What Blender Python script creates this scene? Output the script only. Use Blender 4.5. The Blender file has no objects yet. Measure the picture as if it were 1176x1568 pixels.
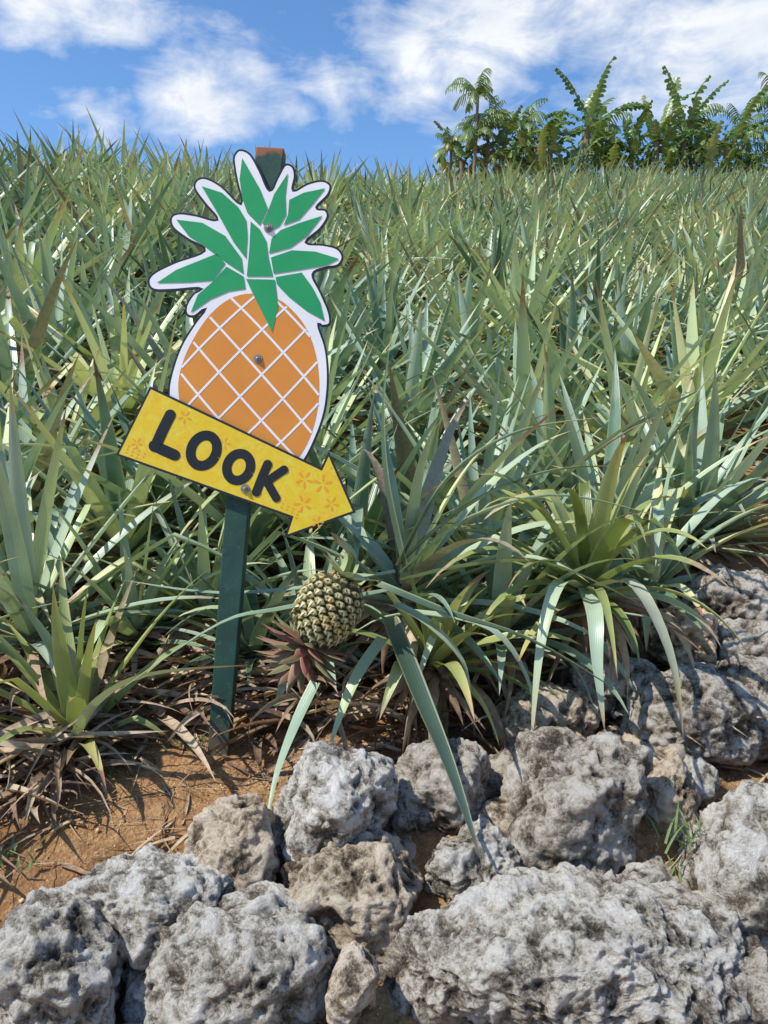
import bpy, bmesh, math, random
import numpy as np
from mathutils import Vector, Matrix, Euler
random.seed(7); rng=np.random.default_rng(7)
scene=bpy.context.scene
scene.view_settings.view_transform='Standard'
scene.view_settings.look='None'
scene.view_settings.exposure=0
COL=scene.collection

# ------------------------------------------------------------ helpers
def link(o,parent=None):
    COL.objects.link(o)
    if parent: o.parent=parent
    return o
def empty(name,loc=(0,0,0)):
    e=bpy.data.objects.new(name,None); e.location=loc; e.empty_display_size=.1
    return link(e)
class NT:
    def __init__(s,nt): s.nt=nt; s.l=nt.links; s.n=nt.nodes
    def node(s,t,**k):
        n=s.n.new(t)
        for a,b in k.items(): setattr(n,a,b)
        return n
    def put(s,sock,v):
        if isinstance(v,bpy.types.NodeSocket): s.l.new(v,sock)
        elif v is not None:
            if sock.type=='RGBA' and hasattr(v,'__len__') and len(v)==3: v=(*v,1)
            sock.default_value=v
    def math(s,op,a,b=None,c=None,clamp=False):
        n=s.node('ShaderNodeMath',operation=op,use_clamp=clamp)
        s.put(n.inputs[0],a); s.put(n.inputs[1],b)
        if c is not None: s.put(n.inputs[2],c)
        return n.outputs[0]
    def vmath(s,op,a,b=None,out=0):
        n=s.node('ShaderNodeVectorMath',operation=op)
        s.put(n.inputs[0],a); s.put(n.inputs[1],b)
        return n.outputs[out]
    def mix(s,f,a,b,mode='MIX'):
        n=s.node('ShaderNodeMix',data_type='RGBA',blend_type=mode)
        s.put(n.inputs[0],f); s.put(n.inputs[6],a); s.put(n.inputs[7],b)
        return n.outputs[2]
    def noise(s,vec,scale,detail=4,rough=.55,dist=0):
        n=s.node('ShaderNodeTexNoise'); 
        if vec is not None: s.put(n.inputs['Vector'],vec)
        n.inputs['Scale'].default_value=scale; n.inputs['Detail'].default_value=detail
        n.inputs['Roughness'].default_value=rough; n.inputs['Distortion'].default_value=dist
        return n.outputs[0]
    def voro(s,vec,scale,feature='F1'):
        n=s.node('ShaderNodeTexVoronoi',feature=feature)
        if vec is not None: s.put(n.inputs['Vector'],vec)
        n.inputs['Scale'].default_value=scale
        return n.outputs[0]
    def ramp(s,f,stops,interp='LINEAR'):
        n=s.node('ShaderNodeValToRGB'); r=n.color_ramp; r.interpolation=interp
        while len(r.elements)<len(stops): r.elements.new(.5)
        for e,(p,c) in zip(r.elements,stops):
            e.position=p; e.color=(*c,1) if len(c)==3 else c
        s.put(n.inputs[0],f); return n.outputs[0]
    def mr(s,v,a,b,c=0,d=1):
        n=s.node('ShaderNodeMapRange'); s.put(n.inputs[0],v)
        for i,x in enumerate((a,b,c,d)): n.inputs[i+1].default_value=x
        return n.outputs[0]
    def bump(s,h,strength=.5,dist=.01,nrm=None):
        n=s.node('ShaderNodeBump'); n.inputs['Strength'].default_value=strength
        n.inputs['Distance'].default_value=dist; s.put(n.inputs['Height'],h)
        if nrm is not None: s.l.new(nrm,n.inputs['Normal'])
        return n.outputs[0]
def newmat(name):
    m=bpy.data.materials.new(name); m.use_nodes=True
    t=NT(m.node_tree); b=m.node_tree.nodes['Principled BSDF']
    return m,t,b
def simple(name,col,rough=.5,metal=0,var=.12,scale=20,bumpd=0):
    m,t,b=newmat(name)
    tc=t.node('ShaderNodeTexCoord').outputs['Object']
    n=t.noise(tc,scale,5)
    f=t.mr(n,.3,.7,1-var,1+var)
    c=t.mix(1.0,col,f,'MULTIPLY')
    t.put(b.inputs['Base Color'],c); b.inputs['Roughness'].default_value=rough
    b.inputs['Metallic'].default_value=metal
    if bumpd: t.put(b.inputs['Normal'],t.bump(n,.5,bumpd))
    return m

# ------------------------------------------------------------ materials
def leaf_material(name,stops,trans=.13,rough=.34,gain=1.0,tip=True):
    m,t,b=newmat(name)
    at=t.node('ShaderNodeAttribute',attribute_name='lc')
    sp=t.node('ShaderNodeSeparateColor'); t.l.new(at.outputs['Color'],sp.inputs[0])
    rnd,tt,dry=sp.outputs; across=at.outputs['Alpha']
    oin=t.node('ShaderNodeObjectInfo'); oi=oin.outputs['Random']
    patch=t.noise(oin.outputs['Location'],.55,2)
    tc=t.node('ShaderNodeTexCoord').outputs['Object']
    big=t.noise(tc,9,2); fine=t.noise(tc,60,2)
    r=t.math('ADD',t.math('MULTIPLY',rnd,.65),t.math('MULTIPLY',oi,.30))
    r=t.math('ADD',r,t.math('MULTIPLY',t.math('SUBTRACT',big,.5),.3))
    r=t.math('ADD',r,t.math('MULTIPLY',t.math('SUBTRACT',patch,.5),.6))  # tone varies in clumps across the field; yellow ones also paint in backlighting
    g=t.ramp(r,stops)
    g=t.mix(t.mr(tt,.16,.0,0,.45),g,(.40,.40,.24))
    rib=t.math('SINE',t.math('MULTIPLY',across,50.0))
    g=t.mix(1.0,g,t.mr(rib,-1,1,.95,1.05),'MULTIPLY')
    edge=t.math('ABSOLUTE',t.math('SUBTRACT',across,.5))
    g=t.mix(t.mr(edge,.38,.5,0,.5),g,(.52,.50,.26))
    if tip:
        tn=t.math('ADD',tt,t.math('MULTIPLY',t.math('SUBTRACT',big,.5),.5))
        tn=t.math('ADD',tn,t.math('MULTIPLY',t.math('SUBTRACT',rnd,.5),.3))
        g=t.mix(t.mr(tn,.80,.98,0,.7),g,(.58,.44,.17))
        g=t.mix(t.mr(tn,.98,1.05,0,.9),g,(.34,.14,.09))
    d=t.ramp(t.math('ADD',t.math('MULTIPLY',fine,.5),t.math('MULTIPLY',rnd,.5)),[(.2,(.12,.065,.04)),(.45,(.31,.20,.125)),(.75,(.58,.45,.31))])
    g=t.mix(dry,g,d)
    if gain!=1: g=t.mix(1.0,g,(gain,gain,gain),'MULTIPLY')
    t.put(b.inputs['Base Color'],g)
    t.put(b.inputs['Roughness'],t.math('ADD',rough,t.math('MULTIPLY',dry,.4)))
    t.put(b.inputs['Normal'],t.bump(t.math('ADD',t.math('MULTIPLY',rib,.5),fine),.3,.0010))
    tr=t.node('ShaderNodeBsdfTranslucent'); t.put(tr.inputs[0],t.mix(1.0,g,(1.2,1.3,.6),'MULTIPLY'))
    mx=t.node('ShaderNodeMixShader'); mx.inputs[0].default_value=trans
    t.l.new(b.outputs[0],mx.inputs[1]); t.l.new(tr.outputs[0],mx.inputs[2])
    out=[n for n in t.n if n.type=='OUTPUT_MATERIAL'][0]
    t.l.new(mx.outputs[0],out.inputs[0])
    return m
GREEN=[(.03,(.06,.13,.07)),(.22,(.20,.30,.20)),(.44,(.41,.50,.38)),(.64,(.44,.53,.27)),(.88,(.72,.71,.38))]
YELG=[(.05,(.12,.17,.04)),(.35,(.28,.34,.11)),(.65,(.44,.46,.18)),(.95,(.60,.49,.20))]
TREE=[(.05,(.04,.10,.03)),(.4,(.10,.20,.06)),(.7,(.19,.28,.09)),(.95,(.32,.34,.14))]
M_leaf=leaf_material('pineapple_leaf',GREEN)
M_yleaf=leaf_material('yellowing_leaf',YELG,.2)
M_dleaf=leaf_material('dark_leaf',[(.0,(.035,.06,.045)),(.5,(.08,.13,.09)),(1,(.16,.22,.13))],.1)
M_tree=leaf_material('tree_leaf',TREE,.28,tip=False)

def rock_material():
    m,t,b=newmat('limestone')
    tc=t.node('ShaderNodeTexCoord').outputs['Object']
    oi=t.node('ShaderNodeObjectInfo')
    off=t.vmath('ADD',tc,t.vmath('MULTIPLY',oi.outputs['Location'],(3,3,3)))
    at=t.node('ShaderNodeAttribute',attribute_name='lc')
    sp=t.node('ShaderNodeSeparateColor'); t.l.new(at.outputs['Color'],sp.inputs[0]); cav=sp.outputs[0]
    n1=t.noise(off,8,4,.6); nl=t.noise(off,22,7,.72,.6); n2=t.noise(off,80,8,.78,.5); n3=t.noise(off,230,5,.75)
    fine=t.mr(t.math('ADD',t.math('MULTIPLY',n2,.6),t.math('MULTIPLY',n3,.4)),.38,.62)
    lich=t.mr(nl,.38,.60)
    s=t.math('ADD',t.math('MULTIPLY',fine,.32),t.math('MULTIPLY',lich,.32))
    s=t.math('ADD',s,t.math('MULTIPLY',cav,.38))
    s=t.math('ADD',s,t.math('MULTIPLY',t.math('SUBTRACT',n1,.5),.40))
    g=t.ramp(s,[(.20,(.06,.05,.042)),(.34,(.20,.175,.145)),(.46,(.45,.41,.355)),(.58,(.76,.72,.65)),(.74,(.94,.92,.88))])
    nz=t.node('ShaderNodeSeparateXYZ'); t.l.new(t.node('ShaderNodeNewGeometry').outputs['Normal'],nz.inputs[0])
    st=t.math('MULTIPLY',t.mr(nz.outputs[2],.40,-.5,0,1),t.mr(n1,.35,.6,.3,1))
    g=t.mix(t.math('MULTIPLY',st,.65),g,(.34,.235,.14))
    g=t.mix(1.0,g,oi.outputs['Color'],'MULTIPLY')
    t.put(b.inputs['Base Color'],g); b.inputs['Roughness'].default_value=.92
    b.inputs['Specular IOR Level'].default_value=.2
    h=t.math('ADD',t.math('MULTIPLY',n2,.8),t.math('MULTIPLY',n3,.4)); h=t.math('ADD',h,t.math('MULTIPLY',nl,1.0))
    t.put(b.inputs['Normal'],t.bump(h,1.0,.020))
    return m
M_rock=rock_material()

def soil_material():
    m,t,b=newmat('orange_soil')
    tc=t.node('ShaderNodeTexCoord').outputs['Object']
    a=t.noise(tc,3,5); c=t.noise(tc,28,6,.65); d=t.noise(tc,160,5,.7); v=t.voro(tc,90)
    g=t.ramp(t.math('ADD',t.math('MULTIPLY',a,.5),t.math('MULTIPLY',c,.5)),
        [(.36,(.24,.11,.04)),(.5,(.50,.255,.10)),(.6,(.64,.38,.16)),(.7,(.72,.50,.27))])
    g=t.mix(t.mr(d,.53,.66,0,.6),g,(.70,.54,.34))
    g=t.mix(t.mr(d,.44,.32,0,.7),g,(.15,.07,.035))
    t.put(b.inputs['Base Color'],g); b.inputs['Roughness'].default_value=.95
    h=t.math('ADD',t.math('MULTIPLY',c,1.2),t.math('ADD',t.math('MULTIPLY',d,.8),t.math('MULTIPLY',v,-.4)))
    t.put(b.inputs['Normal'],t.bump(h,1.0,.016))
    return m
M_soil=soil_material()

# ------------------------------------------------------------ terrain
_gy=np.array([-1e4,.85,1.05,1.2,1.4,1.6,1.9,2.6,3.2,4.0])
_gz=np.array([0,0,.22,.36,.49,.57,.61,.80,1.0,1.28])
SL=.350
def G(x,y):
    x=np.asarray(x,float); y=np.asarray(y,float)
    yc=np.clip(13+.75*x,7.5,19)
    ye=np.minimum(y,yc)
    over=np.maximum(y-yc,0)
    z=np.interp(ye,_gy,_gz)+np.maximum(ye-4.0,0)*SL
    z=z+over*.06*np.exp(-over/20)
    f=np.clip((ye-2.2)/5,0,1)
    z=z-np.clip(x,0,9)*.045*f-np.clip(x,-6,0)*.13*f
    return z
def _h(i,j,k,s=0):
    n=(i*374761393+j*668265263+k*1274126177+s*974634777)&0xffffffff
    n=((n^(n>>13))*1274126177)&0xffffffff
    n=(n^(n>>16))&0xffffffff
    return n/4294967295.0
def vn(P,seed=0):
    I=np.floor(P).astype(np.int64); f=P-I; f=f*f*f*(f*(f*6-15)+10)
    r=0
    for a in (0,1):
        for b in (0,1):
            for c in (0,1):
                w=(f[:,0] if a else 1-f[:,0])*(f[:,1] if b else 1-f[:,1])*(f[:,2] if c else 1-f[:,2])
                r=r+w*_h(I[:,0]+a,I[:,1]+b,I[:,2]+c,seed)
    return r*2-1
_RM=np.array(Euler((.7,.5,.9)).to_matrix())
def fbm(P,o=4,seed=0,g=.5):
    a=1;r=0;Q=P
    for i in range(o): r=r+a*vn(Q+i*17.3,seed+i); a*=g; Q=(Q@_RM)*2.03
    return r
def worley(P,seed=0):
    I=np.floor(P).astype(np.int64); best=np.full(len(P),9.)
    for a in (-1,0,1):
        for b in (-1,0,1):
            for c in (-1,0,1):
                J=I+np.array([a,b,c])
                q=np.stack([J[:,k]+_h(J[:,0],J[:,1],J[:,2],seed+k+1) for k in range(3)],1)
                best=np.minimum(best,((P-q)**2).sum(1))
    return np.sqrt(best)

def graded(vals):
    out=[]
    for a,b,s in vals: out+=list(np.arange(a,b,s))
    return np.array(out+[vals[-1][1]])
xs=graded([(-600,-60,60),(-60,-14,4),(-14,-3,.5),(-3,-1.5,.1),(-1.5,1.8,.018),(1.8,3,.08),(3,22,.6),(22,60,5),(60,600,60)])
ys=graded([(-300,-20,40),(-20,0,4),(0,.9,.15),(.9,2.6,.018),(2.6,4.2,.05),(4.2,26,.4),(26,60,4),(60,700,50)])
X,Y=np.meshgrid(xs,ys); nx,ny=len(xs),len(ys)
Z=G(X,Y)
P=np.stack([X.ravel(),Y.ravel(),np.zeros(X.size)],1)
near=((P[:,1]>.8)&(P[:,1]<8)&(abs(P[:,0])<5))
dz=np.zeros(len(P)); dz[near]=fbm(P[near]*6,3,3)*.016+fbm(P[near]*30,3,9)*.007
Vg=np.stack([X.ravel(),Y.ravel(),Z.ravel()+dz],1)
idx=np.arange(nx*ny).reshape(ny,nx)
Fg=np.stack([idx[:-1,:-1],idx[:-1,1:],idx[1:,1:],idx[1:,:-1]],-1).reshape(-1,4)
me=bpy.data.meshes.new('ground'); me.from_pydata(Vg.tolist(),[],Fg.tolist()); me.materials.append(M_soil)
me.polygons.foreach_set('use_smooth',[True]*len(me.polygons))
link(bpy.data.objects.new('ground',me))

# ------------------------------------------------------------ mesh builder
class MB:
    def __init__(s): s.V=[];s.F=[];s.C=[];s.M=[]
    def build(s,name,mats,parent=None,smooth=True,obj=True):
        me=bpy.data.meshes.new(name); me.from_pydata([tuple(v) for v in s.V],[],s.F)
        for m in mats: me.materials.append(m)
        if s.C:
            a=me.attributes.new('lc','FLOAT_COLOR','POINT')
            a.data.foreach_set('color',np.array(s.C,dtype=np.float32).ravel())
        if s.M: me.polygons.foreach_set('material_index',s.M)
        me.polygons.foreach_set('use_smooth',[smooth]*len(me.polygons))
        me.update()
        if not obj: return me
        return link(bpy.data.objects.new(name,me),parent)
def strip(mb,pts,width,rnd,dry=0,side0=None,fold=.22,mat=0,prof=None,twist=0,cull=None,drytip=0):
    n=len(pts)
    if cull and any(cull(p) for p in pts): return
    b=len(mb.V)
    for i,p in enumerate(pts):
        t=i/(n-1)
        dr=max(dry,min(1,max(0,(t-(1-drytip))/.12))) if drytip else dry
        d=(pts[min(i+1,n-1)]-pts[max(i-1,0)]).normalized()
        if side0 is None:
            s=d.cross(Vector((0,0,1)))
            if s.length<.15: s=d.cross(Vector((.3,1,0)))
            side0=s.normalized()
        s=(side0-d*side0.dot(d))
        s=s.normalized() if s.length>1e-4 else Vector((1,0,0))
        side0=s
        if twist: s=Matrix.Rotation(twist*t,3,d)@s
        nn=s.cross(d)
        if prof: w=width*prof(t)
        else: w=width*(.85+.6*t if t<.25 else 1.0)*max(0,(1-t**1.9))
        if i==n-1:
            mb.V.append(p); mb.C.append((rnd,1,dr,.5))
        else:
            for a,o in ((-.5,0),(0,.5),(.5,1)):
                mb.V.append(p+s*(a*w)+nn*(abs(a)*2*w*fold)); mb.C.append((rnd,t,dr,o))
            if i<n-2:
                for k in (0,1):
                    mb.F.append((b+3*i+k,b+3*i+k+1,b+3*i+4+k,b+3*i+3+k)); mb.M.append(mat)
            else:
                for k in (0,1):
                    mb.F.append((b+3*i+k,b+3*i+k+1,b+3*(n-1))); mb.M.append(mat)
def arc(base,d,length,bend,seg,wind=Vector((0,0,0)),kink=0):
    p=base.copy(); d=d.normalized(); pts=[p.copy()]
    for i in range(seg):
        t=(i+1)/seg
        d=(d+Vector((0,0,-bend*(t**1.2)*2.0/seg))+wind*(t/seg)).normalized()
        if kink and i==int(seg*.6): d=(d+Vector((0,0,-kink))).normalized()
        p=p+d*(length/seg); pts.append(p.copy())
    return pts
def rosette(mb,base,scale=1,n=44,rnd0=.45,droop=.0,dead=12,wmul=1,seg=8,tilt=Vector((0,0,0)),cull=None,mat=0,spread=.3,minel=8,maxel=80,stiff=1.0,stem=0,deadlen=1.0):
    R=random
    if stem:
        pts=[base+Vector((0,0,-stem)),base+Vector((0,0,-stem*.5)),base+Vector((0,0,.05))]
        for a in range(3):
            ang=a*2.1
            strip(mb,[p+Vector((math.cos(ang)*.01,math.sin(ang)*.01,0)) for p in pts],.05,.5,.85,mat=mat,prof=lambda t:1)
    for i in range(n):
        f=(i+.5)/n
        az=i*2.39996+R.uniform(-.22,.22)
        el=math.radians(maxel-(maxel-minel)*(f**.75)+R.uniform(-7,7))
        L=scale*(.46+.42*math.sin(math.pi*min(1,f*.8+.15)))*R.uniform(.8,1.1)
        d=Vector((math.cos(az)*math.cos(el),math.sin(az)*math.cos(el),math.sin(el)))+tilt
        b=base+Vector((math.cos(az)*.015,math.sin(az)*.015,(1-f)*.10*scale))
        bend=R.uniform(.0,.55)*(.4+f)*stiff+droop*R.uniform(.5,1.3)
        wd=Vector((R.uniform(-.2,.2),R.uniform(-.2,.2),0))
        kink=R.uniform(.5,1.5) if R.random()<.09 else 0
        pts=arc(b,d,L,bend,seg,wd,kink)
        rv=min(1,max(0,rnd0+R.gauss(0,spread*.8)))
        side=Vector((-math.sin(az),math.cos(az),0))
        rr=R.random()
        strip(mb,pts,.060*wmul*(.55+.45*scale)*R.uniform(.65,1.15),rv,0.0 if rr>.04 else R.uniform(.4,.9),side0=-side,mat=mat,twist=R.uniform(-.6,.6),cull=cull,drytip=R.uniform(.1,.3) if R.random()<.15 else 0)
    for i in range(dead):
        az=R.uniform(0,6.283); el=math.radians(R.uniform(-35,20))
        d=Vector((math.cos(az)*math.cos(el),math.sin(az)*math.cos(el),math.sin(el)))
        pts=arc(base+Vector((0,0,.02)),d,scale*R.uniform(.2,.5)*deadlen,R.uniform(.8,2.4),seg-2,Vector((R.uniform(-1,1),R.uniform(-1,1),0)))
        strip(mb,pts,.036*wmul,R.random(),1.0,side0=Vector((-math.sin(az),math.cos(az),0)),fold=.4,mat=mat,twist=R.uniform(-2,2),cull=cull)

# ------------------------------------------------------------ pineapple field (instances)
field=empty('pineapple_field')
variants=[]
for k in range(10):
    mb=MB(); rosette(mb,Vector((0,0,.05)),1.0,n=random.randint(27,32),rnd0=.22+.055*k,droop=.04*(k%3),dead=9,wmul=1.15,seg=7,minel=6,maxel=82,stiff=.9,spread=.26)
    variants.append(mb.build('pineapple_plant_mesh_%d'%k,[M_leaf],obj=False))
cnt=0
yy=2.95; row=0
while yy<21:
    half=.58*yy+1.6
    xx=-half+(row%2)*.25
    while xx<half:
        x=xx+random.uniform(-.09,.09); y=yy+random.uniform(-.08,.08)
        xx+=.50
        yc=min(19,max(7.5,13+.75*x))
        if y>yc+.9: continue
        if x>1.30 and x<2.1 and y<3.8 : continue
        o=bpy.data.objects.new('plant_%d'%cnt,random.choice(variants)); cnt+=1
        o.location=(x,y,float(G(x,y))-.02)
        s=random.uniform(.76,1.14)
        if x<-1.5: s*=1.08
        o.scale=(s*1.05,s*1.05,s*random.uniform(.82,1.0))
        o.rotation_euler=(random.uniform(-.14,.14),random.uniform(-.14,.14),random.uniform(0,6.28))
        link(o,field)
    yy+=.48; row+=1

# ------------------------------------------------------------ near plants, one object each
def keepout(p):
    if -.74<p.x<.03 and p.y<2.14 and p.z>1.13: return True
    if -.50<p.x<-.36 and p.y<1.97 and p.y>1.80 and p.z>.70: return True
    if -.50<p.x<-.34 and p.y<1.90: return True
    if -.34<p.x<-.02 and p.y<1.92 and .76<p.z<1.13: return True
    if p.x>.84 and p.y<2.36: return True
    return p.y<1.25
near_list=[ # x,y,scale,n,rnd0,droop,zoff,mat,tilt
 (-1.02,2.20,1.0,38,.46,.1,.10,0,(0,.1,0)),
 (-.78,1.90,.55,22,.60,.5,.02,1,(-.1,-.05,.3)),
 (-.56,2.40,.62,36,.45,.1,.06,0,(0,0,0)),
 (-1.35,2.65,1.05,36,.5,.1,.05,0,(0,0,0)),
 (-.92,2.75,1.05,36,.6,.1,.05,0,(0,.1,0)),
 (-.48,2.80,.95,36,.45,.1,.05,0,(0,.1,0)),
 (-.10,2.62,.85,36,.42,.2,.05,0,(0,.15,0)),
 (.06,2.12,.78,34,.28,.8,.26,0,(.05,.0,-.1)),
 (.32,2.58,.98,40,.26,.25,.10,0,(.0,.1,0)),
 (.74,2.62,1.0,42,.32,.3,.08,0,(.0,.05,0)),
 (.55,2.08,.66,44,.56,1.1,.30,1,(0,-.15,0)),
 (.13,1.95,.46,28,.5,.9,.18,1,(.1,-.15,0)),
 (.32,2.10,.62,34,.30,.9,.16,0,(.15,-.05,0)),
 (.84,2.42,.66,34,.40,.8,.14,0,(-.1,.0,0)),
 (1.12,2.90,.75,34,.5,.2,.05,0,(-.1,.0,0)),
 (-.22,2.25,.55,30,.28,.7,.06,0,(0,0,0)),
 (-.75,2.30,.60,30,.46,.4,.04,0,(0,0,0)),
 (-.38,2.22,.45,26,.22,.7,.05,0,(0,.1,0)),
 (-1.45,2.05,.85,34,.5,.2,.05,0,(0,0,0)),
]
fruit_plant=None
for (x,y,s,n,r0,dr,zo,mt,tl) in near_list:
    mb=MB(); z=float(G(x,y))
    rosette(mb,Vector((x,y,z+zo)),s,n=n,rnd0=r0,droop=dr,dead=30,seg=11,tilt=Vector(tl),cull=keepout,stem=zo+.03,spread=.32,deadlen=1.3,wmul=1.04)
    o=mb.build('pineapple_plant',[M_yleaf if mt else M_leaf])
    if abs(x-.06)<1e-6: fruit_plant=o
def bez(P,n=14):
    P=[Vector(p) for p in P]; out=[]
    for i in range(n+1):
        t=i/n*(len(P)-1); k=min(int(t),len(P)-2); f=t-k
        p0=P[max(k-1,0)];p1=P[k];p2=P[k+1];p3=P[min(k+2,len(P)-1)]
        out.append(.5*((2*p1)+(p2-p0)*f+(2*p0-5*p1+4*p2-p3)*f*f+(3*p1-p0-3*p2+p3)*f**3))
    return out
mb=MB()
for P_,w,r,dry in [
 ([(-.152,1.708,.871),(-.192,1.657,.793),(-.23,1.603,.698),(-.246,1.51,.609)],.036,.40,0),
 ([(.02,1.92,1.03),(-.235,1.75,1.027),(-.38,1.725,.996),(-.624,1.70,.835)],.034,.30,0),
 ([(-.74,1.80,.70),(-.65,1.72,.82),(-.535,1.73,.88),(-.30,1.73,.905)],.036,.80,0),
 ([(.03,2.0,1.06),(-.2,1.99,1.02),(-.45,2.02,1.0),(-.70,2.05,1.03)],.034,.4,0),
 ([(.05,2.0,1.06),(.2,1.95,1.2),(.42,1.92,1.27),(.68,1.9,1.22)],.045,.2,0),
 ([(.05,2.0,1.04),(.22,1.9,1.1),(.40,1.86,1.11),(.62,1.8,1.02)],.045,.4,0),
 ([(.02,1.9,1.0),(.1,1.8,.98),(.18,1.76,.90),(.2,1.72,.80)],.042,.7,0),
 ([(.05,1.9,.98),(.24,1.8,.97),(.33,1.76,.86),(.35,1.72,.74)],.045,.6,0),
 ([(.0,1.88,.92),(-.06,1.78,.86),(-.1,1.72,.78),(-.13,1.68,.70)],.04,.8,0),
 ([(.50,2.0,1.02),(.42,1.85,1.06),(.36,1.74,.95),(.33,1.68,.72)],.045,.75,0),
 ([(.55,2.0,1.02),(.60,1.85,1.06),(.66,1.76,.92),(.68,1.70,.74)],.045,.65,.3),
 ([(.52,2.0,1.02),(.50,1.82,1.0),(.49,1.74,.90),(.50,1.70,.76)],.045,.55,0),
 ([(.04,1.9,.90),(.10,1.78,.80),(.13,1.70,.72),(.12,1.66,.66)],.034,.35,0)]:
    strip(mb,bez(P_),w,r,dry,fold=.2,drytip=.16,twist=random.uniform(-.4,.4))
o=mb.build('long_leaves',[M_leaf],parent=fruit_plant)
mb=MB()
for P_,w,r,dry in [
 ([(.011,1.894,.971),(.0775,1.725,.843),(.14,1.568,.73),(.186,1.392,.632)],.052,.1,0),
 ([(-.02,1.90,1.05),(.137,1.75,1.02),(.342,1.72,.959),(.566,1.65,.837)],.046,.4,0),
 ([(.05,2.0,1.06),(.0,1.98,1.30),(-.005,2.0,1.50),(.02,2.05,1.68)],.048,.6,0),
 ([(.04,2.0,1.08),(.16,1.98,1.3),(.33,1.98,1.42),(.55,2.0,1.46)],.05,.7,0),
 ([(.04,2.0,1.08),(.22,1.98,1.24),(.45,1.98,1.33),(.78,2.0,1.33)],.045,.8,0)]:
    strip(mb,bez(P_),w,r,dry,fold=.2,drytip=.14,twist=random.uniform(-.4,.4))
mb.build('dark_long_leaves',[M_dleaf],parent=fruit_plant)

# ------------------------------------------------------------ pineapple fruit (hanging, crown down)
fm,t,b=newmat('pineapple_rind')
at=t.node('ShaderNodeAttribute',attribute_name='lc'); sp=t.node('ShaderNodeSeparateColor'); t.l.new(at.outputs['Color'],sp.inputs[0])
nz=t.noise(t.node('ShaderNodeTexCoord').outputs['Object'],160,5,.7); nb=t.noise(t.node('ShaderNodeTexCoord').outputs['Object'],22,3)
g=t.ramp(sp.outputs[1],[(0,(.04,.035,.018)),(.35,(.17,.155,.06)),(.62,(.38,.36,.14)),(.8,(.58,.52,.30)),(1,(.60,.50,.36))])
g=t.mix(1.0,g,t.mr(nz,.3,.7,.5,1.4),'MULTIPLY')
g=t.mix(t.mr(nb,.5,.68,0,.5),g,t.mix(1.0,g,(1.5,1.05,.5),'MULTIPLY'))
t.put(b.inputs['Base Color'],g); b.inputs['Roughness'].default_value=.5
t.put(b.inputs['Normal'],t.bump(nz,.6,.002))
fruit=empty('pineapple_fruit',(-.132,1.80,1.018))
ax=Vector((-.47,-.05,-.88)).normalized()
fruit.rotation_mode='QUATERNION'; fruit.rotation_quaternion=ax.to_track_quat('Z','Y')
mb=MB()
HL=.085; RR=.069
def rad(h): # h -1..1
    return RR*max(.05,(1-abs(h)**2.6))**.5*(1.03-.05*h)
ns,nh=32,20
for j in range(nh+1):
    h=-1+2*j/nh
    for i in range(ns):
        a=i/ns*6.2832; r=rad(h)*.95
        mb.V.append(Vector((r*math.cos(a),r*math.sin(a),h*HL))); mb.C.append((0,.0,0,1))
for j in range(nh):
    for i in range(ns):
        a=j*ns+i; c=j*ns+(i+1)%ns; mb.F.append((a,c,c+ns,a+ns)); mb.M.append(0)
rows=12
for k in range(rows):
    h=-.93+1.86*k/(rows-1); r=rad(h)
    cntr=max(6,round(15*(r/RR)**.6)) if abs(h)>.75 else 15
    for i in range(cntr):
        a=(i+.5*(k%2)+random.uniform(-.07,.07))/cntr*6.2832+k*.02
        up=(rad(h+.05)-rad(h-.05))/(.1*HL)
        er=Vector((math.cos(a),math.sin(a),0)); et=Vector((-math.sin(a),math.cos(a),0))
        ez=Vector((er.x*up,er.y*up,1)).normalized(); nn=et.cross(ez).normalized()
        c=er*r+Vector((0,0,h*HL))
        rs_=random.uniform(.88,1.06)
        sw=6.2832*r/cntr*.56*rs_; sh=HL*1.86/(rows-1)*.66*rs_
        bi=len(mb.V)
        rings=[(1.0,-.004,.05),(.86,.0035,.42),(.5,.0062,.66),(.2,.0045,.3)]
        for (q,hh,cc) in rings:
            for s_ in range(6):
                an=s_/6*6.2832+math.pi/3
                mb.V.append(c+et*(math.cos(an)*sw*q)+ez*(math.sin(an)*sh*q)+nn*(hh+random.uniform(-.001,.001))); mb.C.append((0,cc+random.uniform(-.1,.1),0,1))
        mb.V.append(c+nn*.005+ez*.001); mb.C.append((0,.2,0,1)); ct=len(mb.V)-1
        for rI in range(3):
            for s_ in range(6):
                p=bi+rI*6+s_; q=bi+rI*6+(s_+1)%6
                mb.F.append((p,q,q+6,p+6)); mb.M.append(0)
        for s_ in range(6):
            mb.F.append((bi+18+s_,bi+18+(s_+1)%6,ct)); mb.M.append(0)
        v0=len(mb.V); jx=random.uniform(-.003,.003); sl=random.uniform(.7,1.3)
        mb.V+= [c+nn*.005-et*.0045-ez*.006, c+nn*.005+et*.0045-ez*.006, c+nn*.0125+ez*.010*sl+et*jx]
        mb.C+= [(0,.8,0,1),(0,.8,0,1),(0,1,0,1)]
        mb.F.append((v0,v0+1,v0+2)); mb.M.append(0)
mb.build('fruit_body',[fm],parent=fruit,smooth=False)
cm=leaf_material('fruit_crown_leaf',[(.05,(.16,.06,.05)),(.4,(.32,.13,.10)),(.7,(.20,.22,.10)),(.95,(.46,.22,.17))],.08,tip=False)
mb=MB()
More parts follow.
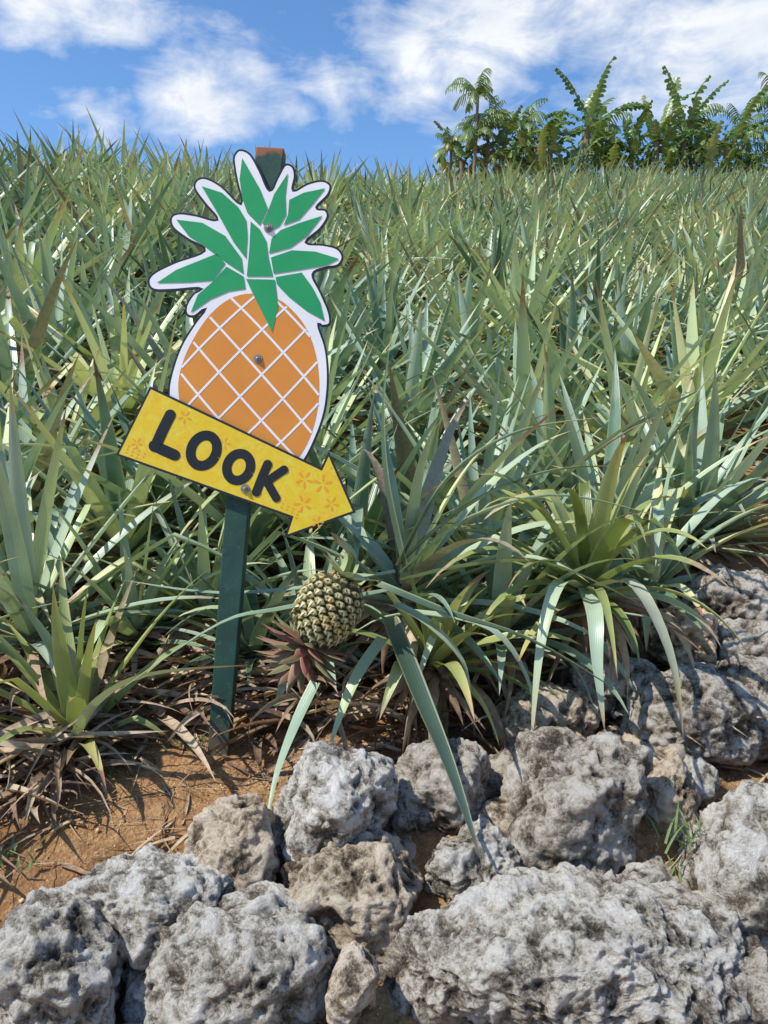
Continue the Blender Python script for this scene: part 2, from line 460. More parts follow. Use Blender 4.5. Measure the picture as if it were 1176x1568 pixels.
for i in range(56):
    f=i/56; az=i*2.39996; el=math.radians(82-92*f+random.uniform(-8,8))
    L=.065+.05*math.sin(math.pi*(.2+.6*f))
    d=Vector((math.cos(az)*math.cos(el),math.sin(az)*math.cos(el),math.sin(el)))
    p=Vector((math.cos(az)*.014,math.sin(az)*.014,HL*.95+.045*(1-f))); pts=[p]
    for s_ in range(5):
        d=(d+Vector((math.cos(az),math.sin(az),-.15))*.13).normalized(); p=p+d*L/5; pts.append(p)
    strip(mb,pts,.033,random.random(),.1*random.random(),side0=Vector((math.sin(az),-math.cos(az),0)),fold=.3)
mb.build('crown',[cm],parent=fruit)
mb=MB()
stp=[Vector((0,0,-HL*.9)),Vector((.0,0,-HL-.03)),Vector((.03,.02,-HL-.07)),Vector((.08,.08,-HL-.09))]
for a in range(4):
    an=a*1.57
    strip(mb,bez([p+Vector((math.cos(an)*.01,math.sin(an)*.01,0)) for p in stp],8),.028,.6,.1,prof=lambda t:1)
for i in range(9):
    az=i*.7
    d=Vector((math.cos(az),math.sin(az),-.5)).normalized()
    p=Vector((math.cos(az)*.012,math.sin(az)*.012,-HL*.98)); pts=[p+d*(.075*q/5) for q in range(6)]
    strip(mb,pts,.028,.55+.2*random.random(),.1*random.random(),side0=Vector((-math.sin(az),math.cos(az),0)))
mb.build('stalk',[M_leaf],parent=fruit)

# ------------------------------------------------------------ stones
def ico_mesh(sub):
    bm=bmesh.new(); bmesh.ops.create_icosphere(bm,subdivisions=sub,radius=1)
    me=bpy.data.meshes.new('ico%d'%sub); bm.to_mesh(me); bm.free(); return me
icos={5:ico_mesh(5),6:ico_mesh(6),7:ico_mesh(7)}
wall=empty('dry_stone_wall')
def rock(i,loc,r,rot=0,tint=(1,1,1),sub=6,k=3.2,name=None,parent=wall):
    me=icos[sub].copy(); n=len(me.vertices)
    co=np.empty(n*3,np.float32); me.vertices.foreach_get('co',co); U=co.reshape(-1,3).astype(float)
    rr=(np.abs(U)**k).sum(1)**(-1/k)
    rs=np.random.default_rng(100+i)
    for q in range(12):
        nrm=rs.normal(size=3); nrm/=np.linalg.norm(nrm); dd=rs.uniform(.74,1.0)
        dt=U@nrm; lim=np.where(dt>.05,dd/np.maximum(dt,.05),9)
        rr=-np.log(np.exp(-30*rr)+np.exp(-30*lim))/30
    rr*=1.06
    Pn=U*rr[:,None]*np.array(r)
    S=Pn+i*3.71
    S=S+.012*np.stack([vn(S/.04,31),vn(S/.04,32),vn(S/.04,33)],1)
    d=fbm(S/.12,3,1)*.016
    hf=fbm(S/.045,5,5,.62)*.009
    rd=1-np.abs(fbm(S/.032,3,11)); hf+=(rd-.6)*.010
    w=worley(S/.026,3); msk=np.clip(vn(S/.07,21)*1.8+.15,0,1)
    hf-= np.clip(.52-w,0,.5)*.036*msk
    w2=worley(S/.011,8); hf-= np.clip(.5-w2,0,.5)*.009
    sc=min(1.0,min(r)/.09)
    N=U/np.array(r); N/=np.linalg.norm(N,axis=1)[:,None]
    Pn=Pn+N*((d+hf)*sc)[:,None]
    cv=np.clip(.5+(hf-hf.mean())/(hf.std()*4),0,1)
    a=me.attributes.new('lc','FLOAT_COLOR','POINT')
    cc=np.ones((n,4),np.float32); cc[:,0]=cv; a.data.foreach_set('color',cc.ravel())
    me.vertices.foreach_set('co',Pn.astype(np.float32).ravel())
    me.polygons.foreach_set('use_smooth',[True]*len(me.polygons))
    me.materials.clear(); me.materials.append(M_rock); me.update()
    o=bpy.data.objects.new(name or 'stone_%d'%i,me); o.location=loc
    o.rotation_euler=(0,rot,0); o.color=(*tint,1)
    link(o,parent); return o
W=(1.10,1.07,1.03); T=(1.02,.87,.70); D=(.86,.80,.73); N_=(1.02,.98,.92)
rocks=[
 ((-.585,1.255,.515),(.130,.12,.115),0,N_),
 ((-.445,1.382,.561),(.152,.11,.085),.05,W),
 ((-.298,1.488,.588),(.080,.09,.110),.1,T),
 ((-.107,1.558,.664),(.122,.12,.128),.25,W),
 ((-.062,1.439,.530),(.145,.10,.120),0,T),
 ((.124,1.690,.631),(.125,.10,.100),-.1,D),
 ((.184,1.502,.550),(.094,.09,.085),0,N_),
 ((.411,1.600,.621),(.150,.13,.168),.1,D),
 ((.632,1.668,.590),(.066,.08,.130),0,T),
 ((.769,1.90,.704),(.148,.13,.118),.15,D),
 ((.975,1.96,.718),(.120,.12,.130),0,D),
 ((.862,2.20,.830),(.110,.09,.080),.1,(1.35,1.05,.72)),
 ((1.09,2.40,.880),(.150,.12,.105),0,D),
 ((.790,1.478,.523),(.165,.15,.215),-.05,N_),
 ((.302,1.310,.490),(.330,.15,.145),.0,N_),
 ((-.280,1.290,.470),(.200,.12,.120),-.05,N_),
 ((-.055,1.252,.490),(.042,.05,.078),.1,(1.12,.98,.83)),
 ((.640,1.290,.410),(.13,.10,.11),0,D),
 ((.418,1.93,.690),(.130,.10,.085),0,T),
 ((.600,2.02,.740),(.120,.10,.09),0,D),
 ((.60,1.80,.60),(.13,.1,.1),0,T),
 ((-.85,1.24,.47),(.15,.13,.12),0,D),
 ((1.05,1.70,.52),(.15,.14,.16),0,N_),
 ((.98,1.25,.35),(.17,.13,.17),0,D),
 ((-.45,1.14,.33),(.17,.12,.12),0,D),
 ((-.12,1.13,.31),(.15,.12,.13),0,N_),
 ((.22,1.12,.28),(.18,.12,.12),0,D),
 ((.55,1.12,.26),(.16,.12,.13),0,N_),
 ((1.38,2.35,.84),(.16,.14,.14),0,D),
 ((-.80,1.08,.25),(.18,.13,.14),0,N_),
 ((.30,1.62,.47),(.12,.08,.10),0,D),
 ((.02,1.60,.50),(.10,.08,.08),0,T),
 ((-.18,1.40,.42),(.10,.08,.10),0,T),
 ((.56,1.50,.44),(.10,.08,.12),0,D),
 ((1.04,2.18,.77),(.11,.08,.10),0,D),
 ((.30,1.80,.60),(.09,.07,.07),0,D),
 ((.72,1.72,.62),(.05,.05,.05),.3,N_),
 ((.25,1.60,.60),(.045,.05,.04),.3,T),
 ((-.40,1.52,.53),(.035,.04,.025),.3,T),
 ((.52,1.46,.55),(.04,.04,.035),.3,N_),
 ((1.22,2.14,.78),(.11,.10,.12),0,N_),
]
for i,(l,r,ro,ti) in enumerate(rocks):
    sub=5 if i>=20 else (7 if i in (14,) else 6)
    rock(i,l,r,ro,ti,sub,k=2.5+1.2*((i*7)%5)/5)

# ------------------------------------------------------------ soil crumbs, litter, weeds
mb=MB(); pm=simple('soil_crumb',(.58,.38,.21),.95,0,.5,40)
base8=[(1,0,0),(0,1,0),(-1,0,0),(0,-1,0),(0,0,1),(0,0,-1)]
f8=[(0,1,4),(1,2,4),(2,3,4),(3,0,4),(1,0,5),(2,1,5),(3,2,5),(0,3,5)]
for i in range(6000):
    x=random.uniform(-1.2,1.3); y=random.uniform(1.25,2.3) if x<0 else random.uniform(1.5,3.6)
    s=random.uniform(.001,.004)*(2.4 if random.random()<.04 else 1); z=float(G(x,y))+.004
    bi=len(mb.V)
    for v in base8: mb.V.append(Vector((x+v[0]*s*random.uniform(.6,1.3),y+v[1]*s*random.uniform(.6,1.3),z+v[2]*s*random.uniform(.5,1.1))))
    mb.F+=[tuple(bi+k for k in f) for f in f8]
mb.build('gravel',[pm])
mb=MB()
for i in range(1700):
    a=random.random()
    if a<.45: x=random.uniform(-1.3,.2); y=random.gauss(2.12,.14)
    elif a<.66: x=random.uniform(-1.2,-.72); y=random.gauss(1.82,.09)
    elif a<.96: x=random.uniform(.0,1.4); y=random.gauss(2.08,.28)
    else: x=random.uniform(-1.1,-.2); y=random.uniform(1.45,1.9)
    if y<1.42 or (y<1.8 and x>0): continue
    az=random.uniform(0,6.28); L=random.uniform(.08,.38); w=random.uniform(.005,.034)
    hi=y>1.94 or x<-.72
    z=float(G(x,y))+random.uniform(.005,.08 if hi else .012)
    d=Vector((math.cos(az),math.sin(az),random.uniform(-.05,.6 if hi else .05)))
    pts=arc(Vector((x,y,z)),d,L,random.uniform(.2,1.2),7,Vector((random.uniform(-1.5,1.5),random.uniform(-1.5,1.5),0)))
    for p in pts: p.z=max(p.z,float(G(p.x,p.y))+.008)
    strip(mb,pts,w if hi else w*.5,random.random(),1.0,fold=.35,twist=random.uniform(-2,2))
for i in range(380):
    x=random.uniform(-1.1,1.1); y=random.uniform(1.4,2.0); z=float(G(x,y))+random.uniform(.006,.02)
    az=random.uniform(0,6.28)
    pts=arc(Vector((x,y,z)),Vector((math.cos(az),math.sin(az),.05)),random.uniform(.04,.2),.1,5,Vector((random.uniform(-.8,.8),random.uniform(-.8,.8),0)))
    for p in pts: p.z=max(p.z,float(G(p.x,p.y))+.006)
    strip(mb,pts,.0028,random.random(),1.0,fold=.2)
mb.build('dry_leaf_litter',[M_leaf])
mb=MB()
for (cx,cy,cz,n,sc) in [(.66,1.50,.60,50,.07),(.60,1.47,.52,40,.06),(-.63,1.83,.60,30,.04),(-.50,1.93,.62,26,.04),(-.80,1.50,.55,26,.04),(.03,1.42,.47,20,.05),(.10,1.66,.55,20,.06),(.86,2.05,.72,30,.06)]:
    for i in range(n):
        x=cx+random.gauss(0,.045); y=cy+random.gauss(0,.03); az=random.uniform(0,6.28)
        d=Vector((math.cos(az)*.6,math.sin(az)*.6,1))
        strip(mb,arc(Vector((x,y,cz)),d,sc*random.uniform(.5,1.3),.9,5),.006,.4+.3*random.random(),0)
mb.build('grass_weeds',[M_tree])

# ------------------------------------------------------------ sign
S=.00164
def A(x,y,z=0): return Vector(((x-380)*S,(640-y)*S,z))
sign=empty('pineapple_arrow_sign',(-.341,1.993,1.459)); sign.rotation_euler=(math.radians(82),0,0)
def paint(name,col,rough=.35,var=.06):
    m,t,b=newmat(name); tc=t.node('ShaderNodeTexCoord').outputs['Object']
    a=t.noise(tc,6,5); f=t.noise(tc,90,5,.7)
    c=t.mix(1.0,col,t.mr(a,.3,.7,1-var,1+var),'MULTIPLY')
    c=t.mix(t.mr(f,.66,.76,0,.5),c,tuple(x*.55+.03 for x in col))
    t.put(b.inputs['Base Color'],c)
    t.put(b.inputs['Roughness'],t.mr(a,.3,.7,rough-.08,rough+.12))
    return m
M_blk=paint('black_edge',(.012,.012,.018),.4); M_wht=paint('white_paint',(.80,.80,.82),.35)
M_grn=paint('green_paint',(.02,.31,.10),.35); M_org=paint('orange_paint',(.66,.25,.03),.35)
M_txt=paint('letter_black',(.008,.008,.008),.4); M_orp=paint('orange_print',(.78,.32,.02),.4)
m,t,b=newmat('yellow_print'); tc=t.node('ShaderNodeTexCoord').outputs['Object']
n1=t.noise(tc,16,2,.5,1.5); n2=t.noise(t.vmath('ADD',tc,(3,1,0)),30,2,.5,2.5); v=t.voro(tc,34)
c=t.mix(t.mr(n1,.50,.56,0,.55),(.74,.52,.012),(.72,.60,.05))
c=t.mix(t.mr(n2,.57,.60,0,.45),c,(.77,.38,.02)); 
c=t.mix(t.math('MULTIPLY',t.mr(v,.14,.11,0,1),.45),c,(.72,.68,.25))
t.put(b.inputs['Base Color'],c); b.inputs['Roughness'].default_value=.38; M_yel=m
def smoothpoly(P,n=6):
    out=[];L=len(P)
    for k in range(L):
        p0,p1,p2,p3=[np.array(P[(k+q)%L],float) for q in (-1,0,1,2)]
        for i in range(n):
            f=i/n; out.append(tuple(.5*((2*p1)+(p2-p0)*f+(2*p0-5*p1+4*p2-p3)*f*f+(3*p1-p0-3*p2+p3)*f**3)))
    return out
def inset(P,d):
    L=len(P); A_=sum(P[i][0]*P[(i+1)%L][1]-P[(i+1)%L][0]*P[i][1] for i in range(L)); sg=1 if A_>0 else -1
    out=[]
    for i in range(L):
        a=np.array(P[i-1],float);b_=np.array(P[i],float);c_=np.array(P[(i+1)%L],float)
        e1=b_-a;e2=c_-b_; e1/=max(1e-6,np.linalg.norm(e1)); e2/=max(1e-6,np.linalg.norm(e2))
        n1_=np.array([-e1[1],e1[0]])*sg;n2_=np.array([-e2[1],e2[0]])*sg
        m_=n1_+n2_; l=np.linalg.norm(m_); m_=m_/l if l>1e-6 else n1_
        out.append(tuple(b_+m_*d/max(.45,m_.dot(n1_))))
    return out
def flat(name,polys,z,mat,thick=0):
    bm=bmesh.new()
    for P in polys:
        vs=[bm.verts.new(A(x,y,z)) for x,y in P]
        f=bm.faces.new(vs); f.normal_update()
        if f.normal.z<0: f.normal_flip()
        if thick:
            r=bmesh.ops.extrude_face_region(bm,geom=[f])
            for v_ in [g for g in r['geom'] if isinstance(g,bmesh.types.BMVert)]: v_.co.z-=thick
    bmesh.ops.recalc_face_normals(bm,faces=bm.faces) if thick else None
    bmesh.ops.triangulate(bm,faces=[f for f in bm.faces if len(f.verts)>4])
    me=bpy.data.meshes.new(name); bm.to_mesh(me); bm.free(); me.materials.append(mat)
    return link(bpy.data.objects.new(name,me),sign)
outline=[(357,240),(367,229),(384,236),(399,262),(413,291),(424,272),(436,252),(449,255),(453,270),(450,291),(470,281),(493,276),(507,284),(503,300),(486,318),(499,321),(503,333),(491,352),(470,371),(495,374),(517,380),(526,394),(518,408),(498,412),(480,421),(492,447),(505,478),(506,497),(494,501),(489,500),(499,530),(503,560),(503,595),(498,632),(486,668),(467,706),(440,735),(380,735),(300,680),(262,630),(257,600),(262,570),(276,530),(298,494),(312,476),(298,486),(285,483),(284,468),(295,450),(304,443),(262,446),(234,445),(226,431),(236,417),(268,401),(312,384),(287,368),(264,350),(261,333),(274,326),(300,329),(331,336),(312,312),(297,290),(300,276),(315,272),(340,285),(368,311),(362,280),(358,258)]
so=smoothpoly(outline,5)
flat('pineapple_board',[so],0,M_blk,.006)
flat('white_face',[inset(so,3.2)],.0006,M_wht)
body=smoothpoly([(352,458),(322,482),(297,518),(279,558),(273,598),(285,640),(330,690),(400,722),(440,712),(458,700),(474,672),(485,635),(489,590),(484,545),(470,505),(448,476),(424,458),(385,450)],4)
flat('orange_body',[body],.0010,M_org)
def inside(p,P):
    c=False;j=len(P)-1
    for i in range(len(P)):
        if (P[i][1]>p[1])!=(P[j][1]>p[1]) and p[0]<(P[j][0]-P[i][0])*(p[1]-P[i][1])/(P[j][1]-P[i][1])+P[i][0]: c=not c
        j=i
    return c
def ribbon(pts,w):
    L=[];R_=[]
    for i in range(len(pts)):
        a=np.array(pts[max(i-1,0)],float);b_=np.array(pts[min(i+1,len(pts)-1)],float); d=b_-a; d/=max(1e-6,np.linalg.norm(d)); n_=np.array([-d[1],d[0]])*w/2
        L.append(tuple(np.array(pts[i])+n_)); R_.append(tuple(np.array(pts[i])-n_))
    return L+R_[::-1]
def strokes(name,lines,z,mat,w):
    mb=MB()
    for q,pts in enumerate(lines):
        P=ribbon(pts,w); n=len(pts); b0=len(mb.V)
        for p in P: mb.V.append(A(p[0],p[1],z))
        for i in range(n-1): mb.F.append((b0+i,b0+2*n-1-i,b0+2*n-2-i,b0+i+1))
    return mb.build(name,[mat],parent=sign,smooth=False)
def diag(dx,dy,offs,bow):
    ls=[]; n_=(-dy,dx); cx,cy=385,590
    for o_ in offs:
        cur=[]
        for s_ in range(-200,201,4):
            bo=bow*(o_/100.0)*(1-(s_/150.0)**2)
            x=cx+dx*s_+n_[0]*(o_+bo); y=cy+dy*s_+n_[1]*(o_+bo)
            if inside((x,y),body): cur.append((x,y))
            elif len(cur)>1: ls.append(cur);cur=[]
            else: cur=[]
        if len(cur)>1: ls.append(cur)
    return ls
strokes('grid_lines_a',diag(.66,.75,[-104,-62,-20,22,64,102],12),.0013,M_wht,3.4)
strokes('grid_lines_b',diag(-.70,.71,[-120,-84,-44,0,44,86,120],12),.0016,M_wht,3.4)
leaves=[
 [(371,243),(367,275),(371,305),(379,327),(398,346),(404,333),(410,320),(398,290)],
 [(441,266),(420,298),(410,325),(402,343),(412,356),(428,347),(438,330),(437,300)],
 [(498,289),(465,296),(443,307),(441,330),(434,346),(458,337),(480,312)],
 [(494,331),(456,343),(430,353),(416,366),(412,389),(445,380),(470,362)],
 [(519,397),(483,386),(447,384),(415,395),(419,420),(458,414),(500,407)],
 [(462,418),(478,440),(490,463),(497,492),(470,477),(442,455),(424,436),(422,425)],
 [(384,340),(382,380),(378,424),(418,424),(411,395),(408,370),(398,352)],
 [(377,428),(421,429),(426,470),(417,510),(403,482),(388,452)],
 [(309,286),(340,296),(365,318),(377,338),(379,362),(377,397),(358,372),(336,332)],
 [(270,337),(310,342),(345,362),(370,396),(373,420),(350,405),(315,379),(289,362)],
 [(240,434),(270,414),(300,402),(332,389),(345,404),(327,430),(290,433)],
 [(347,409),(373,424),(376,443),(350,447),(322,459),(292,480),(303,452),(326,432)]]
flat('green_leaves',leaves,.0020,M_grn)
arrow=[(232,593),(492,717),(504,692),(545,785),(436,824),(446,793),(180,698)]
flat('arrow_board',[arrow],.0130,M_blk,.006)
flat('arrow_face',[inset(arrow,3.6)],.0136,M_yel)
def ring(cx,cy,rx,ry,ang,n=36):
    c,s_=math.cos(ang),math.sin(ang); out=[]
    for i in range(n+1):
        a=i/n*6.2832; x=rx*math.cos(a);y=ry*math.sin(a); out.append((cx+x*c-y*s_,cy+x*s_+y*c))
    return out
def cap(p,r): return [(p[0]+r*math.cos(a*6.2832/20),p[1]+r*math.sin(a*6.2832/20)) for a in range(20)]
strokes('letter_L',[[(263,637),(251,661),(240,686)],[(237,682),(250,689),(270,698)]],.0144,M_txt,17)
flat('letter_L_ends',[cap((263,637),8.5),cap((239,684),9.0),cap((270,698),8.3)],.0147,M_txt)
strokes('letter_O',[ring(314,691,19,24,.45)],.0144,M_txt,15)
strokes('letter_O_second',[ring(367,716,17.5,21,.42)],.0144,M_txt,14.5)
strokes('letter_K_stem',[[(411,712),(402,733),(394,754)]],.0144,M_txt,14)
strokes('letter_K_arm',[[(436,720),(420,731),(405,742)]],.0147,M_txt,13)
strokes('letter_K_leg',[[(409,737),(416,749),(424,763)]],.0150,M_txt,13)
flat('letter_K_ends',[cap((411,712),7),cap((394,754),7),cap((436,720),6.5),cap((424,763),6.5)],.0153,M_txt)
pet=[]
def flower(cx,cy,r,rot):
    for i in range(5):
        a=rot+i*1.2566; d=(math.cos(a),math.sin(a)); n_=(-d[1],d[0])
        pet.append([(cx+d[0]*r*q+n_[0]*w_,cy+d[1]*r*q+n_[1]*w_) for q,w_ in ((.18,0),(.5,r*.13),(.85,r*.15),(1,0),(.85,-r*.15),(.5,-r*.13))])
for f in [(467,735,14,.3),(495,742,15,1),(465,772,14,.6),(508,772,12,.2),(487,800,10,0),(285,640,11,.4),(345,680,10,.1),(212,680,9,.3)]: flower(*f)
for (x0,y0) in [(243,606),(196,694),(430,778),(500,710)]:
    for i in range(4):
        for j in range(3):
            x=x0+i*8+j*2; y=y0+i*3.8-j*5+ (4 if x0>400 else 0)
            if inside((x,y),inset(arrow,7)): pet.append([(x-2.2,y),(x,y-1.8),(x+2.2,y),(x,y+1.8)])
flat('printed_flowers',pet,.0140,M_orp)
pmn,t,b=newmat('green_painted_post'); tc=t.node('ShaderNodeTexCoord').outputs['Object']
a=t.noise(tc,14,6,.65); f=t.noise(tc,70,5,.7)
sx=t.node('ShaderNodeSeparateXYZ'); t.l.new(tc,sx.inputs[0])
c=t.mix(t.mr(a,.35,.65,0,1),(.006,.036,.026),(.013,.066,.045))
c=t.mix(t.mr(f,.60,.72,0,.7),c,(.09,.13,.11))
rust=t.math('ADD',t.mr(sx.outputs[1],.635,.68,0,1),t.math('MULTIPLY',t.math('SUBTRACT',a,.5),1.6))
c=t.mix(t.mr(rust,.55,.8,0,.9),c,(.30,.10,.035))
c=t.mix(t.mr(t.math('ADD',sx.outputs[1],t.math('MULTIPLY',a,.15)),-.68,-.78,0,.6),c,(.20,.11,.06))
t.put(b.inputs['Base Color'],c); b.inputs['Roughness'].default_value=.55; t.put(b.inputs['Normal'],t.bump(a,.4,.003))
bm=bmesh.new()
def sect(cx,cy,w,dep,off=-.008):
    h=w/2
    return [bm.verts.new(A(cx-h,cy,off)),bm.verts.new(A(cx+h,cy-1,off)),bm.verts.new(A(cx+h,cy-1,off-dep)),bm.verts.new(A(cx-h,cy,off-dep))]
secs=[sect(329,1195,32,.045),sect(360,800,36,.045),sect(388,500,40,.045),sect(412,228,44,.045)]
secs.append([bm.verts.new(v.co+Vector((0,(.010,.004,.008,.013)[i],0))) for i,v in enumerate(secs[-1])])
for s0,s1 in zip(secs,secs[1:]):
    for i in range(4): bm.faces.new((s0[i],s0[(i+1)%4],s1[(i+1)%4],s1[i]))
bm.faces.new(secs[-1]); bm.faces.new(secs[0][::-1])
bmesh.ops.recalc_face_normals(bm,faces=bm.faces)
me=bpy.data.meshes.new('post'); bm.to_mesh(me); bm.free(); me.materials.append(pmn)
po=link(bpy.data.objects.new('post',me),sign); md=po.modifiers.new('b','BEVEL'); md.width=.003; md.segments=2
M_stl=simple('bolt_steel',(.30,.27,.24),.45,.7,.3,200)
def bolt(cx,cy,z,nm):
    bm=bmesh.new()
    bmesh.ops.create_cone(bm,cap_ends=True,segments=24,radius1=.0115,radius2=.0108,depth=.0016,matrix=Matrix.Translation(A(cx,cy,z+.0008)))
    bmesh.ops.create_cone(bm,cap_ends=True,segments=6,radius1=.0070,radius2=.0062,depth=.005,matrix=Matrix.Translation(A(cx,cy,z+.0041)))
    bmesh.ops.create_uvsphere(bm,u_segments=12,v_segments=8,radius=.004,matrix=Matrix.Translation(A(cx,cy,z+.006)))
    me=bpy.data.meshes.new(nm); bm.to_mesh(me); bm.free(); me.materials.append(M_stl); link(bpy.data.objects.new(nm,me),sign)
bolt(411,350,.0022,'bolt_top'); bolt(395,550,.0018,'bolt_mid'); bolt(377,749,.0155,'bolt_low')

# ------------------------------------------------------------ distant trees
M_bark=simple('palm_bark',(.20,.16,.12),.9,0,.3,30,.01)
def frond(mb,base,d,L,ll,lw,n,bend,wind,rnd,taper=.7,fwd=.55,down=.35):
    pts=arc(base,d,L,bend,n,wind)
    strip(mb,pts,.05,rnd,.1,prof=lambda t:1-.7*t)
    for i in range(1,n):
        t=i/n; dd=(pts[i+1]-pts[i-1]).normalized(); s=dd.cross(Vector((0,0,1)))
        if s.length<.1: s=Vector((1,0,0))
        s.normalize()
        l=ll*math.sin(math.pi*(.12+.83*t))**.7
        for sg in (-1,1):
            if random.random()<.12: continue
            v=(s*sg+dd*fwd+Vector((0,0,-down+random.uniform(-.2,.2)))).normalized()
            strip(mb,arc(pts[i],v,l*random.uniform(.7,1.2),.7,4,wind*.6),lw,min(1,max(0,rnd+random.gauss(0,.15))),0,side0=dd,fold=.1,prof=lambda q:(1-q*taper))
def tree(name,x,y,top,kind,cr=1.0,lean=0):
    gz=float(G(x,y)); mb=MB()
    n=9; bx=Vector((x,y,gz-.1)); crown=Vector((x+lean,y,top-(1.25 if kind=='banana' else .45)*cr))
    tp=[bx.lerp(crown,i/n)+Vector((lean*.15*math.sin(i/n*3.1),0,0)) for i in range(n+1)]
    r0=.16 if kind=='banana' else .08
    for i,p in enumerate(tp):
        r=r0*(1-.5*i/n)
        for k in range(8): mb.V.append(p+Vector((r*math.cos(k*.785),r*math.sin(k*.785),0))); mb.C.append((.5,.5,1,.5))
    for i in range(n):
        for k in range(8): mb.F.append((i*8+k,i*8+(k+1)%8,i*8+8+(k+1)%8,i*8+8+k)); mb.M.append(1)
    wind=Vector((1.0,0,.0))
    if kind=='palm':
        for i in range(26):
            az=i*2.4; el=random.uniform(-.1,1.3)
            d=Vector((math.cos(az)*math.cos(el)+.1,math.sin(az)*math.cos(el),math.sin(el)))
            frond(mb,crown-Vector((0,0,random.choice([0,0,.5,.9])*cr)),d,cr*random.uniform(.6,1.1),.28*cr,.05,16,random.uniform(1.4,2.8),wind,random.uniform(.5,1.0),down=.9)
    else:
        for lvl in range(3):
            for i in range(7):
                c=crown-Vector((random.uniform(-.6,.6)*(lvl+.4)*.6,random.uniform(-.4,.4),lvl*.9))
                az=i*2.4+lvl; el=random.uniform(.45,1.4)-lvl*.1
                d=Vector((math.cos(az)*math.cos(el),math.sin(az)*math.cos(el),math.sin(el)))
                frond(mb,c,d,cr*random.uniform(1.2,1.9),.22*cr,.15,16,random.uniform(.3,1.5),wind*.7,random.uniform(.1,.9),taper=.5,fwd=.9,down=.25)
    mb.build(name,[M_tree,M_bark])
for (x,y,top,kind,cr,lean) in [
 (2.5,25,11.1,'palm',1.15,.3),(2.1,26,9.8,'palm',1.0,0),(2.4,25.6,9.9,'banana',.85,0),(3.0,25.6,10.3,'palm',1.1,.2),(3.5,25.5,10.1,'banana',.95,.1),(4.1,26,10.6,'palm',1.3,.2),
 (4.6,25,10.3,'banana',.95,0),(5.2,26,10.7,'banana',1.05,0),(5.9,25,10.95,'banana',1.15,.2),(6.6,26,10.4,'palm',1.2,.1),(7.5,25.5,10.1,'banana',.95,.1),
 (8.2,25,10.4,'banana',.95,0),(8.8,25,10.85,'banana',1.15,.2),(9.6,26,10.5,'palm',1.3,0),(10.3,25,10.3,'banana',1.05,0),(11.0,26,10.4,'palm',1.2,.2),(11.4,25,11.0,'palm',1.15,.35),
 (12.4,26,10.3,'banana',1.0,0),(13.6,25,10.1,'banana',1.0,0)]:
    tree('palm_tree' if kind=='palm' else 'banana_tree',x,y,top,kind,cr,lean)
mb=MB()
for i in range(5200):
    x=random.uniform(1.6,15); y=random.uniform(24,27); z=float(G(x,y))+random.uniform(.2,3.0)+.35*math.sin(x*2.1)
    az=random.uniform(0,6.28); el=random.uniform(-.3,1.2)
    d=Vector((math.cos(az)*math.cos(el),math.sin(az)*math.cos(el),math.sin(el)))
    strip(mb,arc(Vector((x,y,z)),d,random.uniform(.2,.55),.8,4),random.uniform(.04,.12),random.uniform(.0,.9),0,fold=.1)
mb.build('hedge_foliage',[M_tree])

# ------------------------------------------------------------ sun + sky
sd=Vector((-.55,-.22,.81)).normalized()
L=bpy.data.lights.new('sun','SUN'); L.energy=5.0; L.angle=math.radians(.5); L.color=(1,.965,.88)
lo=link(bpy.data.objects.new('sun',L)); lo.rotation_mode='QUATERNION'; lo.rotation_quaternion=(-sd).to_track_quat('-Z','Y')
w=bpy.data.worlds.new('World'); scene.world=w; w.use_nodes=True
t=NT(w.node_tree); bg=w.node_tree.nodes['Background']
sky=t.node('ShaderNodeTexSky',sky_type='NISHITA'); sky.sun_disc=False
sky.sun_elevation=math.asin(sd.z); sky.sun_rotation=math.atan2(sd.x,sd.y)%(2*math.pi)
sky.air_density=1.0; sky.dust_density=.7; sky.ozone_density=2.0
dirv=t.vmath('NORMALIZE',t.node('ShaderNodeTexCoord').outputs['Generated'])
warp=t.node('ShaderNodeTexNoise'); t.l.new(dirv,warp.inputs['Vector']); warp.inputs['Scale'].default_value=9; warp.inputs['Detail'].default_value=6
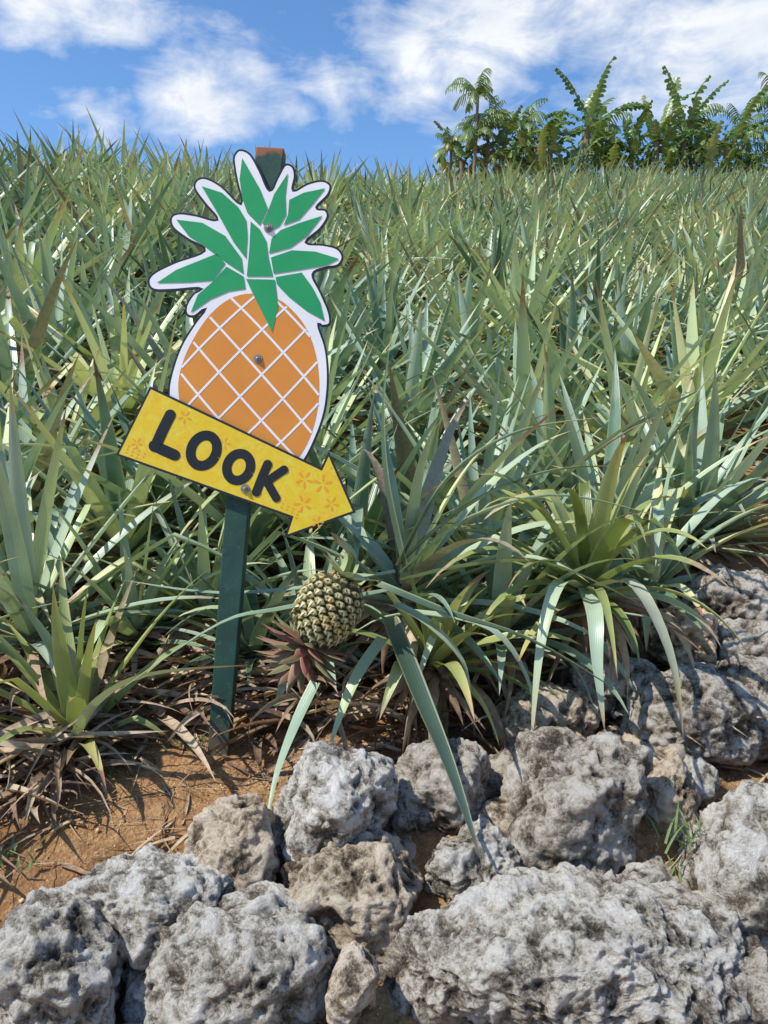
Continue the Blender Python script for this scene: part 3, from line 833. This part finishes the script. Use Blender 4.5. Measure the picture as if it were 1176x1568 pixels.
wv=t.vmath('MULTIPLY',t.vmath('SUBTRACT',warp.outputs[1],(.5,.5,.5)),(.22,.1,.12))
dw=t.vmath('ADD',dirv,wv)
st=t.vmath('MULTIPLY',dw,(1,1,2.0))
tot=None
for (cx,cz,r,a) in [(-.216,.365,.12,.95),(-.385,.465,.12,.8),(-.06,.365,.08,.6),(.03,.42,.12,.8),(.13,.43,.16,1.0),(.04,.37,.09,.7),(.36,.40,.17,1.0),(.45,.44,.2,1.0),(.25,.47,.15,.8),(-.36,.340,.07,.75),(.13,.33,.10,.5),(-.15,.33,.06,.4)]:
    c=Vector((cx,1,cz)).normalized(); c=Vector((c.x,c.y,c.z*2))
    dist=t.vmath('DISTANCE',st,tuple(c),out=1)
    g=t.math('MULTIPLY',t.mr(dist,r,0,0,1),a)
    tot=g if tot is None else t.math('MAXIMUM',tot,g)
cn=t.noise(t.vmath('MULTIPLY',dirv,(1,1,2.2)),11,9,.62,.4)
cn2=t.noise(t.vmath('MULTIPLY',dirv,(1,1,2.6)),3,4,.5)
body_=t.math('ADD',t.math('MULTIPLY',tot,1.1),t.math('MULTIPLY',t.math('SUBTRACT',cn,.5),1.5))
mask=t.mr(body_,.16,.88,0,.94)
gen=t.mr(t.math('ADD',t.math('MULTIPLY',cn,.5),t.math('MULTIPLY',cn2,.5)),.53,.72,0,.4)
mask=t.math('MAXIMUM',mask,gen)
skyc=t.mix(1.0,sky.outputs[0],(.78,1.08,1.36),'MULTIPLY')
cl=t.mix(t.mr(cn,.35,.65,0,1),(5.6,6.1,6.8),(7.5,7.6,7.7))
fin=t.mix(mask,skyc,cl)
t.l.new(fin,bg.inputs[0]); bg.inputs[1].default_value=.138

# ------------------------------------------------------------ camera
cam=bpy.data.cameras.new('camera'); co=link(bpy.data.objects.new('camera',cam))
co.location=(0,0,1.5); co.rotation_euler=(math.radians(82),0,0)
cam.sensor_fit='VERTICAL'; cam.sensor_height=24; cam.lens=18.475; cam.clip_start=.02; cam.clip_end=3000
scene.camera=co
